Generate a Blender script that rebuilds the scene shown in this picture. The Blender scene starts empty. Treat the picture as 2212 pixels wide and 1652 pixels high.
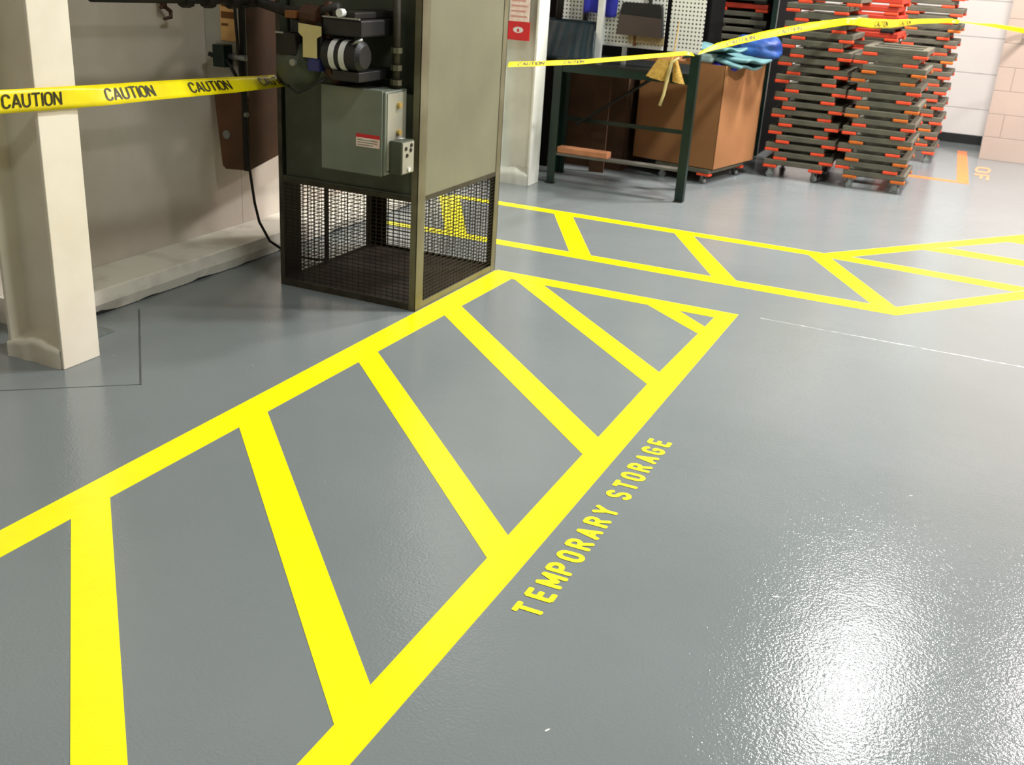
import bpy, bmesh, math, random
from mathutils import Vector, Matrix, noise
random.seed(7)
D = bpy.data
COL = bpy.context.scene.collection
SC = bpy.context.scene

# ------------------------------------------------------------------ camera
F_PX, PITCH, ROLL, YAW, EYE = 2300.0, math.radians(21.98), math.radians(3.69), math.radians(23.35), 1.55
Rz = Matrix.Rotation(YAW, 3, 'Z')
fw = Vector((0, math.cos(PITCH), -math.sin(PITCH))); rt = Vector((1, 0, 0)); up = rt.cross(fw)
ca, cb = Rz @ (math.cos(ROLL)*rt + math.sin(ROLL)*up), Rz @ (-math.sin(ROLL)*rt + math.cos(ROLL)*up)
cf = Rz @ fw
cam_d = D.cameras.new('camera'); cam = D.objects.new('camera', cam_d); COL.objects.link(cam)
M = Matrix((ca, cb, -cf)).transposed().to_4x4(); M.translation = Vector((0, 0, EYE)); cam.matrix_world = M
cam_d.sensor_width = 36; cam_d.lens = F_PX/2212*36
cam_d.clip_start = .05
cam_d.dof.use_dof = True; cam_d.dof.focus_distance = 2.7; cam_d.dof.aperture_fstop = 9
SC.camera = cam

# ------------------------------------------------------------------ world, lamps, exposure
w = D.worlds.new('world'); SC.world = w; w.use_nodes = True
w.node_tree.nodes['Background'].inputs[0].default_value = (.9, .95, 1, 1)
w.node_tree.nodes['Background'].inputs[1].default_value = .25
SC.view_settings.view_transform = 'Standard'; SC.view_settings.look = 'None'
SC.view_settings.gamma = 1; SC.view_settings.use_curve_mapping = False
SC.view_settings.exposure = 0.42
CEIL = 5.0
LAMPS = [  # x, y, z, power, colour, diameter of the lamp's glass
    (-.21, 8.6, 4.5, 260, (1.0, .97, .94), .6),
    (4.0, 7.8, 4.5, 450, (1.0, .92, .91), .5),
    (1.6, 9.3, 4.5, 150, (1.0, .82, .85), .6),  # added lamp, lifts the back wall and the pink glow on the floor
    (4.6, 3.0, 4.5, 100, (1.0, .92, .92), .5),
    (.1, 5.7, 4.5, 150, (.93, 1.0, .94), .5),
    (.1, 2.4, 4.5, 60, (.95, 1.0, .95), .5),  # added fill lamp, brightens the dark near part of the floor
    (.8, -1.4, 4.5, 45, (.95, 1.0, .95), .5),
]
for x, y, z, pw, c, dm in LAMPS:
    l = D.lights.new('lamp_light', 'AREA'); l.shape = 'DISK'; l.size = dm; l.energy = pw; l.color = c
    o = D.objects.new('lamp_light', l); COL.objects.link(o); o.location = (x, y, z)

# ------------------------------------------------------------------ helpers
def lin(c):
    return tuple((v/255/12.92 if v/255 <= .04045 else ((v/255+.055)/1.055)**2.4) for v in c)
def mat(name, rgb, rough=.6, metal=0, rgb2=None, nscale=6, bump=0, bscale=60, coat=0, spec=.5, detail=4, lo=.35, hi=.65, sub=None):
    m = D.materials.new(name); m.use_nodes = True; nt = m.node_tree; b = nt.nodes['Principled BSDF']
    b.inputs['Base Color'].default_value = (*lin(rgb), 1); b.inputs['Roughness'].default_value = rough
    b.inputs['Metallic'].default_value = metal; b.inputs['Specular IOR Level'].default_value = spec
    b.inputs['Coat Weight'].default_value = coat
    tc = nt.nodes.new('ShaderNodeTexCoord')
    if rgb2 is None: rgb2 = tuple(v*.9 for v in rgb)
    n = nt.nodes.new('ShaderNodeTexNoise'); n.inputs['Scale'].default_value = nscale; n.inputs['Detail'].default_value = detail
    nt.links.new(tc.outputs['Object'], n.inputs['Vector'])
    r = nt.nodes.new('ShaderNodeValToRGB'); r.color_ramp.elements[0].position = lo; r.color_ramp.elements[1].position = hi
    r.color_ramp.elements[0].color = (*lin(rgb), 1); r.color_ramp.elements[1].color = (*lin(rgb2), 1)
    nt.links.new(n.outputs['Fac'], r.inputs['Fac']); nt.links.new(r.outputs['Color'], b.inputs['Base Color'])
    if bump:
        n2 = nt.nodes.new('ShaderNodeTexNoise'); n2.inputs['Scale'].default_value = bscale; n2.inputs['Detail'].default_value = 3
        nt.links.new(tc.outputs['Object'], n2.inputs['Vector'])
        bp = nt.nodes.new('ShaderNodeBump'); bp.inputs['Strength'].default_value = 1; bp.inputs['Distance'].default_value = bump
        nt.links.new(n2.outputs['Fac'], bp.inputs['Height']); nt.links.new(bp.outputs['Normal'], b.inputs['Normal'])
    return m
def V(*a): return Vector(a)

class MB:
    def __init__(s): s.bm = bmesh.new()
    def box(s, x0, x1, y0, y1, z0, z1, bev=0, rz=0, pivot=None):
        r = bmesh.ops.create_cube(s.bm, size=1)['verts']
        c = V((x0+x1)/2, (y0+y1)/2, (z0+z1)/2)
        for v in r: v.co = V(v.co.x*(x1-x0), v.co.y*(y1-y0), v.co.z*(z1-z0)) + c
        if bev:
            es = list({e for v in r for e in v.link_edges})
            rr = bmesh.ops.bevel(s.bm, geom=es, offset=bev, segments=2, affect='EDGES', profile=.5)
            r = rr['verts']
        if rz:
            pv = V(*pivot) if pivot else c
            bmesh.ops.rotate(s.bm, verts=list({v for v in r}), cent=pv, matrix=Matrix.Rotation(rz, 3, 'Z'))
        return s
    def tube(s, pts, rad, n=10, cap=True):
        pts = [V(*p) for p in pts]; rings = []
        rads = rad if isinstance(rad, (list, tuple)) else [rad]*len(pts)
        u = None
        for i, p in enumerate(pts):
            t = (pts[min(i+1, len(pts)-1)] - pts[max(i-1, 0)]).normalized()
            if u is None: u = t.orthogonal().normalized()
            u = (u - t*u.dot(t)).normalized(); w_ = t.cross(u)
            rings.append([s.bm.verts.new(p + (u*math.cos(a)+w_*math.sin(a))*rads[i]) for a in [2*math.pi*k/n for k in range(n)]])
        for a, b in zip(rings, rings[1:]):
            for k in range(n): s.bm.faces.new((a[k], a[(k+1) % n], b[(k+1) % n], b[k]))
        if cap: s.bm.faces.new(rings[0][::-1]); s.bm.faces.new(rings[-1])
        return s
    def cyl(s, a, b, r, n=20): return s.tube([a, b], r, n)
    def poly(s, pts, z0, z1):     # extruded polygon, pts counter-clockwise in xy
        a = [s.bm.verts.new((p[0], p[1], z0)) for p in pts]; b = [s.bm.verts.new((p[0], p[1], z1)) for p in pts]
        n = len(pts)
        s.bm.faces.new(a[::-1]); s.bm.faces.new(b)
        for k in range(n): s.bm.faces.new((a[k], a[(k+1) % n], b[(k+1) % n], b[k]))
        return s
    def prism(s, pts, d):         # polygon given in 3d, extruded along vector d
        d = V(*d); a = [s.bm.verts.new(p) for p in pts]; b = [s.bm.verts.new(V(*p)+d) for p in pts]; n = len(pts)
        s.bm.faces.new(a[::-1]); s.bm.faces.new(b)
        for k in range(n): s.bm.faces.new((a[k], a[(k+1) % n], b[(k+1) % n], b[k]))
        return s
    def grid(s, fn, nu, nv):
        g = [[s.bm.verts.new(fn(i/nu, j/nv)) for j in range(nv+1)] for i in range(nu+1)]
        for i in range(nu):
            for j in range(nv): s.bm.faces.new((g[i][j], g[i+1][j], g[i+1][j+1], g[i][j+1]))
        return s
    def build(s, name, m, parent=None, smooth=False, origin=None):
        bmesh.ops.recalc_face_normals(s.bm, faces=s.bm.faces)
        me = D.meshes.new(name); s.bm.to_mesh(me); s.bm.free()
        me.materials.append(m)
        if smooth:
            for p in me.polygons: p.use_smooth = True
        o = D.objects.new(name, me); COL.objects.link(o)
        if parent:
            o.parent = parent
            q = parent; off = V(0, 0, 0)
            while q: off += q.location; q = q.parent
            me.transform(Matrix.Translation(-off))
        elif origin is not None:
            me.transform(Matrix.Translation(-V(*origin))); o.location = origin
        return o
def tag(o, label, cat, group=None, kind=None):
    o['label'] = label; o['category'] = cat
    if group: o['group'] = group
    if kind: o['kind'] = kind
    return o
def thing(name, label, cat, loc=(0, 0, 0), group=None):
    o = D.objects.new(name, None); COL.objects.link(o); o.location = loc; o.empty_display_size = .1
    return tag(o, label, cat, group)
def struct(o, label=None, cat=None):
    o['kind'] = 'structure'
    if label: o['label'] = label
    if cat: o['category'] = cat
    return o
def smooth_angle(o, ang=35):
    for p in o.data.polygons: p.use_smooth = True
    o.data.set_sharp_from_angle(angle=math.radians(ang))
    return o

# ------------------------------------------------------------------ stroke lettering (capital letters, unit height)
def arc(cx, cy, rx, ry, a0, a1, n=7): return [(cx+rx*math.cos(math.radians(a0+(a1-a0)*k/n)), cy+ry*math.sin(math.radians(a0+(a1-a0)*k/n))) for k in range(n+1)]
S_ = {
 'T': (.56, [[(0, 1), (.56, 1)], [(.28, 1), (.28, 0)]]),
 'E': (.46, [[(.46, 1), (0, 1), (0, 0), (.46, 0)], [(0, .52), (.38, .52)]]),
 'M': (.66, [[(0, 0), (0, 1), (.33, .25), (.66, 1), (.66, 0)]]),
 'P': (.48, [[(0, 0), (0, 1), (.24, 1)] + arc(.24, .74, .24, .26, 90, -90) + [(0, .48)]]),
 'O': (.5, [arc(.25, .72, .25, .28, 0, 180) + arc(.25, .28, .25, .28, 180, 360) + [(.5, .72)]]),
 'R': (.5, [[(0, 0), (0, 1), (.24, 1)] + arc(.24, .75, .24, .25, 90, -90) + [(0, .5)], [(.26, .5), (.5, 0)]]),
 'A': (.56, [[(0, 0), (.28, 1), (.56, 0)], [(.12, .3), (.44, .3)]]),
 'Y': (.56, [[(0, 1), (.28, .48), (.56, 1)], [(.28, .48), (.28, 0)]]),
 'S': (.5, [arc(.25, .76, .24, .24, 20, 250, 9) + arc(.25, .25, .25, .25, 80, -160, 9)]),
 'G': (.52, [arc(.26, .72, .26, .28, 20, 180) + arc(.26, .28, .26, .28, 180, 360) + [(.52, .46), (.3, .46)]]),
 'C': (.5, [arc(.25, .72, .25, .28, 10, 180) + arc(.25, .28, .25, .28, 180, 350)]),
 'U': (.5, [[(0, 1), (0, .28)] + arc(.25, .28, .25, .28, 180, 360) + [(.5, 1)]]),
 'I': (0, [[(0, 0), (0, 1)]]),
 'N': (.52, [[(0, 0), (0, 1), (.52, 0), (.52, 1)]]),
 'F': (.44, [[(.44, 1), (0, 1), (0, 0)], [(0, .52), (.36, .52)]]),
 'D': (.5, [[(0, 0), (0, 1), (.2, 1)] + arc(.2, .5, .3, .5, 90, -90) + [(0, 0)]]),
}
def letter_faces(bm, ch, th, place, cap=5):
    """flat strokes of one letter; place(x, y, k) maps letter space to 3d; k lifts each stroke a hair"""
    k = 0
    strokes = []
    for st in S_[ch][1]:
        cur = [Vector(st[0])]
        for q in st[1:]:
            q = Vector(q)
            if (q-cur[-1]).length < .004: continue
            if len(cur) > 1 and (cur[-1]-cur[-2]).normalized().dot((q-cur[-1]).normalized()) < .45:
                strokes.append(cur); cur = [cur[-1].copy()]
            cur.append(q)
        strokes.append(cur)
    for P in strokes:
        L, R = [], []
        for i, p in enumerate(P):
            a = (p-P[i-1]).normalized() if i else None
            b = (P[i+1]-p).normalized() if i < len(P)-1 else None
            if a is None: a = b
            if b is None: b = a
            na, nb = Vector((-a.y, a.x)), Vector((-b.y, b.x))
            m = (na+nb)
            if m.length < .3: m = na.copy()
            m.normalize(); s = min(1/max(m.dot(na), .35), 1.15)
            L.append(p+m*th/2*s); R.append(p-m*th/2*s)
        for e, (i, q) in enumerate(((0, 1), (-1, -2))):       # slightly rounded ends
            pass
        lv = [bm.verts.new(place(v.x, v.y, k)) for v in L]; rv = [bm.verts.new(place(v.x, v.y, k)) for v in R]
        for i in range(len(P)-1): bm.faces.new((lv[i], rv[i], rv[i+1], lv[i+1]))
        for i, j in ((0, 1), (-1, -2)):
            d = (P[i]-P[j]).normalized(); nn = Vector((-d.y, d.x))
            pts = [P[i]+nn*th/2*math.cos(a)*1.0+d*th*.28*math.sin(a) for a in [math.pi*t/cap for t in range(cap+1)]]
            vs = [bm.verts.new(place(v.x, v.y, k+.5)) for v in pts]
            bm.faces.new(vs)
        k += 1

# ------------------------------------------------------------------ materials
def floor_mat():
    m = D.materials.new('painted_floor'); m.use_nodes = True; nt = m.node_tree; b = nt.nodes['Principled BSDF']; L = nt.links
    tc = nt.nodes.new('ShaderNodeTexCoord')
    n = nt.nodes.new('ShaderNodeTexNoise'); n.inputs['Scale'].default_value = 1.3; n.inputs['Detail'].default_value = 6; L.new(tc.outputs['Object'], n.inputs['Vector'])
    r = nt.nodes.new('ShaderNodeValToRGB'); r.color_ramp.elements[0].position = .3; r.color_ramp.elements[1].position = .7
    r.color_ramp.elements[0].color = (*lin(FLOOR_A), 1); r.color_ramp.elements[1].color = (*lin(FLOOR_B), 1)
    L.new(n.outputs['Fac'], r.inputs['Fac'])
    # sparse pale chips
    v = nt.nodes.new('ShaderNodeTexVoronoi'); v.inputs['Scale'].default_value = 5; L.new(tc.outputs['Object'], v.inputs['Vector'])
    lt = nt.nodes.new('ShaderNodeMath'); lt.operation = 'LESS_THAN'; lt.inputs[1].default_value = .016; L.new(v.outputs['Distance'], lt.inputs[0])
    sx = nt.nodes.new('ShaderNodeMix'); sx.data_type = 'RGBA'; sx.inputs[7].default_value = (*lin((205, 208, 205)), 1)
    ml = nt.nodes.new('ShaderNodeMath'); ml.operation = 'MULTIPLY'; ml.inputs[1].default_value = .5; L.new(lt.outputs[0], ml.inputs[0])
    L.new(ml.outputs[0], sx.inputs[0]); L.new(r.outputs['Color'], sx.inputs[6]); L.new(sx.outputs[2], b.inputs['Base Color'])
    b.inputs['Roughness'].default_value = .11; b.inputs['Specular IOR Level'].default_value = .32
    n2 = nt.nodes.new('ShaderNodeTexNoise'); n2.inputs['Scale'].default_value = 115; n2.inputs['Detail'].default_value = 2.5; n2.inputs['Roughness'].default_value = .5
    L.new(tc.outputs['Object'], n2.inputs['Vector'])
    n3 = nt.nodes.new('ShaderNodeTexNoise'); n3.inputs['Scale'].default_value = 9; n3.inputs['Detail'].default_value = 2; L.new(tc.outputs['Object'], n3.inputs['Vector'])
    b1 = nt.nodes.new('ShaderNodeBump'); b1.inputs['Distance'].default_value = BUMP; L.new(n2.outputs['Fac'], b1.inputs['Height'])
    b2 = nt.nodes.new('ShaderNodeBump'); b2.inputs['Distance'].default_value = .001; L.new(n3.outputs['Fac'], b2.inputs['Height']); L.new(b1.outputs['Normal'], b2.inputs['Normal'])
    L.new(b2.outputs['Normal'], b.inputs['Normal'])
    return m
FLOOR_A, FLOOR_B, BUMP = (117, 124, 124), (124, 130, 131), .0009
m_floor = floor_mat()
def wall_mat(name, rgb, rgb2, rowh, mortar=.985, swap=True, rough=.5, bumpd=.004, nscale=1.2, bw=.4):
    """painted block wall: brick texture laid in the wall's own plane"""
    m = D.materials.new(name); m.use_nodes = True; nt = m.node_tree; b = nt.nodes['Principled BSDF']; L = nt.links
    tc = nt.nodes.new('ShaderNodeTexCoord'); sp = nt.nodes.new('ShaderNodeSeparateXYZ'); L.new(tc.outputs['Object'], sp.inputs[0])
    cx = nt.nodes.new('ShaderNodeCombineXYZ'); L.new(sp.outputs['X' if swap else 'Y'], cx.inputs[0]); L.new(sp.outputs['Z'], cx.inputs[1])
    br = nt.nodes.new('ShaderNodeTexBrick'); L.new(cx.outputs[0], br.inputs['Vector'])
    br.inputs['Scale'].default_value = 1; br.inputs['Row Height'].default_value = rowh; br.inputs['Brick Width'].default_value = bw
    br.inputs['Mortar Size'].default_value = .005; br.inputs['Mortar Smooth'].default_value = .4
    br.inputs['Color1'].default_value = (1, 1, 1, 1); br.inputs['Color2'].default_value = (1, 1, 1, 1); br.inputs['Mortar'].default_value = (0, 0, 0, 1)
    n = nt.nodes.new('ShaderNodeTexNoise'); n.inputs['Scale'].default_value = nscale; n.inputs['Detail'].default_value = 8; n.inputs['Roughness'].default_value = .6
    L.new(tc.outputs['Object'], n.inputs['Vector'])
    r = nt.nodes.new('ShaderNodeValToRGB'); r.color_ramp.elements[0].position = .35; r.color_ramp.elements[1].position = .7
    r.color_ramp.elements[0].color = (*lin(rgb), 1); r.color_ramp.elements[1].color = (*lin(rgb2), 1); L.new(n.outputs['Fac'], r.inputs['Fac'])
    mx = nt.nodes.new('ShaderNodeMix'); mx.data_type = 'RGBA'; mx.blend_type = 'MULTIPLY'; mx.inputs[0].default_value = 1
    r2 = nt.nodes.new('ShaderNodeValToRGB'); r2.color_ramp.elements[0].color = (.72, .72, .72, 1); L.new(br.outputs['Color'], r2.inputs['Fac'])
    L.new(r.outputs['Color'], mx.inputs[6]); L.new(r2.outputs['Color'], mx.inputs[7]); L.new(mx.outputs[2], b.inputs['Base Color'])
    bp = nt.nodes.new('ShaderNodeBump'); bp.inputs['Distance'].default_value = bumpd; L.new(br.outputs['Color'], bp.inputs['Height']); L.new(bp.outputs['Normal'], b.inputs['Normal'])
    b.inputs['Roughness'].default_value = rough
    return m
m_wall_l = wall_mat('dirty_white_wall', (208, 200, 190), (178, 166, 149), 9, swap=False, bumpd=.0006, bw=1.3, nscale=.9)
m_wall_b = wall_mat('white_block_wall', (246, 238, 233), (240, 231, 226), .346, bw=5)
m_beige = wall_mat('beige_block_wall', (172, 155, 142), (162, 146, 134), .21, bw=6, bumpd=.001)
m_plain = mat('plain_wall', (140, 134, 126), .8)
m_ceil = mat('ceiling_paint', (140, 140, 136), .9)
m_white = mat('cream_column_paint', (240, 232, 214), .42, rgb2=(232, 222, 202), nscale=5, bump=.0006, bscale=25)
m_white2 = mat('white_column_paint', (222, 222, 214), .45, rgb2=(205, 205, 196), nscale=4, bump=.0006, bscale=25)
m_curb = mat('worn_white_curb', (226, 222, 208), .45, rgb2=(178, 172, 156), nscale=7, detail=10, lo=.5, hi=.85, bump=.002, bscale=30)
m_dark = mat('black_base', (34, 34, 34), .6)
m_yel = mat('yellow_floor_paint', (255, 246, 8), .3, rgb2=(255, 240, 4), nscale=8, bump=.0004, bscale=150)
m_yel2 = mat('yellow_letter_paint', (252, 240, 14), .35, rgb2=(236, 226, 30), nscale=60)
m_tape = mat('yellow_tape', (250, 232, 10), .25, rgb2=(236, 214, 8), nscale=9)
m_ink = mat('tape_ink', (38, 32, 8), .4, rgb2=(90, 80, 6), nscale=120, lo=.5, hi=.72)
m_orange_paint = mat('orange_floor_paint', (236, 128, 62), .4, rgb2=(222, 116, 58), nscale=14)
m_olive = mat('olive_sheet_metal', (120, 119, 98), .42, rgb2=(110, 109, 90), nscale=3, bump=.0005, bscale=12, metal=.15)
m_olive_d = mat('dark_green_sheet_metal', (76, 82, 68), .5, rgb2=(60, 64, 50), nscale=5, metal=.2)  # the cabinet front's shade is put into this darker green, plus some dirt
m_rust = mat('grimy_olive_angle', (100, 97, 76), .5, rgb2=(74, 66, 48), nscale=9, detail=8, metal=.2)
m_mesh = mat('dirty_wire_mesh', (48, 43, 31), .65, rgb2=(34, 29, 20), nscale=20, metal=.5)
m_dirt = mat('dirty_brown_base', (56, 43, 30), .85, rgb2=(34, 26, 18), nscale=8, detail=8)
m_ebox = mat('grey_green_box', (118, 124, 112), .45, rgb2=(104, 110, 98), nscale=4, metal=.15)
m_ebox_l = mat('pale_grey_box_side', (158, 156, 140), .45, metal=.1)
m_black = mat('black_plastic', (13, 13, 13), .5)
m_matt = mat('matt_black_sheet', (13, 13, 13), .9, spec=.1)
m_iron = mat('black_iron', (25, 23, 19), .6, rgb2=(38, 31, 24), nscale=12, metal=.3)
m_whitel = mat('white_band', (222, 222, 220), .5)
m_tan = mat('tan_tag', (205, 190, 130), .7)
m_orangetag = mat('orange_tag', (226, 178, 118), .7, rgb2=(216, 168, 108))
m_brownprint = mat('brown_print', (120, 72, 24), .7)
m_blue = mat('blue_valve', (34, 44, 120), .45)
m_copper = mat('brown_pipe', (70, 42, 26), .5, metal=.4)
m_brass = mat('brass', (210, 180, 110), .35, metal=.7)
m_red = mat('red_sign', (206, 22, 30), .4)
m_signw = mat('sign_white', (232, 222, 214), .5, rgb2=(222, 190, 180), nscale=30)
m_brown = mat('brown_board', (104, 68, 42), .7, rgb2=(82, 54, 34), nscale=5, detail=8)
m_grey = mat('galvanised_grey', (150, 152, 148), .4, metal=.6)
m_green = mat('dark_green_enamel', (9, 38, 29), .35, rgb2=(7, 29, 22), nscale=6)
m_benchtop = mat('bench_top', (22, 26, 25), .4)
m_shelf = mat('grey_shelf', (96, 94, 86), .45)
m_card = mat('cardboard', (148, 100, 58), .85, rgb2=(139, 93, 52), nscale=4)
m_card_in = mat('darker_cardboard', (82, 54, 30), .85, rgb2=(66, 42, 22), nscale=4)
m_wood = mat('pinkish_wood_block', (188, 128, 88), .7, rgb2=(170, 110, 74), nscale=12)
m_teal = mat('teal_plastic', (10, 24, 30), .35, rgb2=(22, 40, 46), nscale=9, bump=.002, bscale=25)
m_dustpan = mat('grey_brown_plastic', (70, 58, 54), .4)
m_straw = mat('straw', (206, 168, 84), .8, rgb2=(180, 140, 62), nscale=70)
m_bristle = mat('tan_bristle', (170, 150, 110), .8, rgb2=(140, 120, 84), nscale=70)
m_cloth = mat('blue_cloth', (44, 50, 178), .8, rgb2=(34, 36, 150), nscale=10)
m_bag = mat('blue_tarp', (44, 92, 164), .5, rgb2=(22, 56, 124), nscale=8, bump=.01, bscale=12)
m_pad = mat('pale_teal_pad', (104, 144, 146), .75, rgb2=(70, 114, 120), nscale=8, bump=.004, bscale=30)
m_dolly = mat('grey_dolly_carpet', (96, 92, 76), .8, rgb2=(80, 78, 66), nscale=9, detail=6)
m_dolly_or = mat('orange_dolly_plastic', (196, 58, 32), .5, rgb2=(170, 50, 30), nscale=8)
m_pad_or = mat('orange_corner', (232, 76, 36), .5, rgb2=(214, 66, 28), nscale=12)
m_pad_am = mat('amber_corner', (206, 104, 20), .5, rgb2=(186, 90, 16), nscale=12)
m_wheel = mat('grey_wheel', (130, 136, 130), .4, rgb2=(100, 104, 100), nscale=12)
m_glass = D.materials.new('lamp_glass'); m_glass.use_nodes = True
_b = m_glass.node_tree.nodes['Principled BSDF']; _b.inputs['Emission Color'].default_value = (1, .96, .9, 1); _b.inputs['Emission Strength'].default_value = 3
def peg_mat():
    m = D.materials.new('white_pegboard'); m.use_nodes = True; nt = m.node_tree; b = nt.nodes['Principled BSDF']; L = nt.links
    tc = nt.nodes.new('ShaderNodeTexCoord'); sp = nt.nodes.new('ShaderNodeSeparateXYZ'); L.new(tc.outputs['Object'], sp.inputs[0])
    acc = []
    for ax in ('X', 'Z'):
        a = nt.nodes.new('ShaderNodeMath'); a.operation = 'MULTIPLY'; a.inputs[1].default_value = 1/.0265; L.new(sp.outputs[ax], a.inputs[0])
        f = nt.nodes.new('ShaderNodeMath'); f.operation = 'FRACT'; L.new(a.outputs[0], f.inputs[0])
        s_ = nt.nodes.new('ShaderNodeMath'); s_.operation = 'SUBTRACT'; s_.inputs[1].default_value = .5; L.new(f.outputs[0], s_.inputs[0])
        q = nt.nodes.new('ShaderNodeMath'); q.operation = 'POWER'; q.inputs[1].default_value = 2
        ab = nt.nodes.new('ShaderNodeMath'); ab.operation = 'ABSOLUTE'; L.new(s_.outputs[0], ab.inputs[0]); L.new(ab.outputs[0], q.inputs[0]); acc.append(q)
    ad = nt.nodes.new('ShaderNodeMath'); L.new(acc[0].outputs[0], ad.inputs[0]); L.new(acc[1].outputs[0], ad.inputs[1])
    lt = nt.nodes.new('ShaderNodeMath'); lt.operation = 'LESS_THAN'; lt.inputs[1].default_value = .055; L.new(ad.outputs[0], lt.inputs[0])
    mx = nt.nodes.new('ShaderNodeMix'); mx.data_type = 'RGBA'; mx.inputs[6].default_value = (*lin((232, 232, 226)), 1); mx.inputs[7].default_value = (*lin((70, 66, 60)), 1)
    L.new(lt.outputs[0], mx.inputs[0]); L.new(mx.outputs[2], b.inputs['Base Color']); b.inputs['Roughness'].default_value = .5
    return m
m_peg = peg_mat()

# ------------------------------------------------------------------ room shell
X0, X1, Y0, Y1, YB = -3.6, 7.0, -4.0, 12.1, 11.1
struct(MB().box(X0-.2, X1+.2, Y0-.2, Y1+.2, -.2, 0).build('floor', m_floor), 'glossy grey painted concrete floor', 'floor')
struct(MB().box(X0-.2, X0, Y0, Y1+.2, 0, CEIL).build('wall_left', m_wall_l), 'dirty white painted wall on the left', 'wall')
struct(MB().box(X0, -.12, Y1, Y1+.2, 0, CEIL).build('wall_back', m_wall_b, ), 'white painted block wall behind the dolly stacks', 'wall')
struct(MB().box(-.14, X1, YB, YB+.2, 0, CEIL).build('wall_projecting', m_beige), 'beige block wall at the right', 'wall')
struct(MB().box(X1, X1+.2, Y0, YB+.2, 0, CEIL).build('wall_right', m_plain), 'pale wall on the right', 'wall')
struct(MB().box(X0-.2, X1+.2, Y0-.2, Y0, 0, CEIL).build('wall_front', m_plain), 'pale wall behind the viewer', 'wall')
struct(MB().box(X0-.2, X1+.2, Y0-.2, Y1+.2, CEIL, CEIL+.2).build('ceiling', m_ceil), 'pale ceiling', 'ceiling')
struct(MB().box(-1.9, -.16, Y1-.035, Y1, 0, .09, .004).build('baseboard_back', m_dark), 'black rubber base along the white block wall', 'baseboard')
# curb with a chipped, wavy foot
def curb_fn():
    mb = MB(); n = 90; ya, yb = 2.95, 6.95
    prof = lambda y: [(-3.350+.014*noise.noise((y*3, 1, 0)) + .02*max(0, noise.noise((y*9, 5, 2))), .004+.026*max(0, noise.noise((y*6, 8, 0)))), (-3.335+.006*noise.noise((y*4, 0, 3)), .05), (-3.342+.006*noise.noise((y*2, 4, 0)), .104), (-3.352, .108), (-3.598, .112), (-3.598, .0)]
    rows = []
    for i in range(n+1):
        y = ya+(yb-ya)*i/n; rows.append([mb.bm.verts.new((p[0], y, p[1])) for p in prof(y)])
    for a, b in zip(rows, rows[1:]):
        for k in range(len(a)-1): mb.bm.faces.new((a[k], a[k+1], b[k+1], b[k]))
        mb.bm.faces.new((a[-1], a[0], b[0], b[-1]))
    mb.bm.faces.new(rows[0]); mb.bm.faces.new(rows[-1][::-1])
    return mb
struct(curb_fn().build('trim_1', m_curb), 'worn white concrete curb along the left wall', 'curb')
struct(MB().box(-3.40, -3.352, 3.0, 6.9, 0, .05).build('trim_2', m_dark), 'dark gap under the curb', 'gap')

# columns: steel H sections with a grouted foot
def column(name, y0, m, label):
    t = thing(name, label, 'column', (-3.13, y0+.09, 0))
    mb = MB(); d = .18
    mb.box(-3.012, -2.996, y0, y0+d, 0, CEIL, .003); mb.box(-3.27, -3.254, y0, y0+d, 0, CEIL, .003); mb.box(-3.254, -3.012, y0+d/2-.006, y0+d/2+.006, 0, CEIL)
    mb.build('steel_section', m, t)
    g = MB()
    def fn(u, v):
        x = -3.275+u*(.268); s = .055+.035*math.sin(u*2.6)+.01*noise.noise((u*6, y0, 1))
        if v < .5: return (x, y0-.004+.01*noise.noise((u*5, 2, y0)), s*v*2)
        return (x, y0-.004+(d/2)*(v-.5)*2, s+.03*(v-.5)*2)
    g.grid(fn, 16, 8)
    o = g.build('grout_fillet', m, t, smooth=True); o['label'] = 'rough painted grout at the column foot'
    return t
column('steel_column', 2.71, m_white, 'near cream-painted steel column at the left edge, yellow tape crossing it')
column('steel_column', 7.0, m_white2, 'far white-painted steel column with the red sign beside the bench')

# lamps
for i, (x, y, z, pw, c, dm) in enumerate(LAMPS):
    where = ['over the dolly stacks', 'above the far right floor', 'close to the beige wall', 'above the near right floor', 'over the walkway lines', 'above the hatched storage bay', 'behind the camera'][i]
    t = thing('high_bay_lamp', 'round high bay ceiling lamp ' + where, 'ceiling lamp', (x, y, z), 'high bay ceiling lamps')
    mb = MB(); mb.tube([(x, y, z+.02), (x, y, z+.1), (x, y, z+.28), (x, y, z+.34)], [.3, .26, .12, .08], 24); mb.build('reflector', m_grey, t, smooth=True)
    MB().cyl((x, y, z+.34), (x, y, CEIL), .012, 8).build('hanger', m_grey, t)

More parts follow.
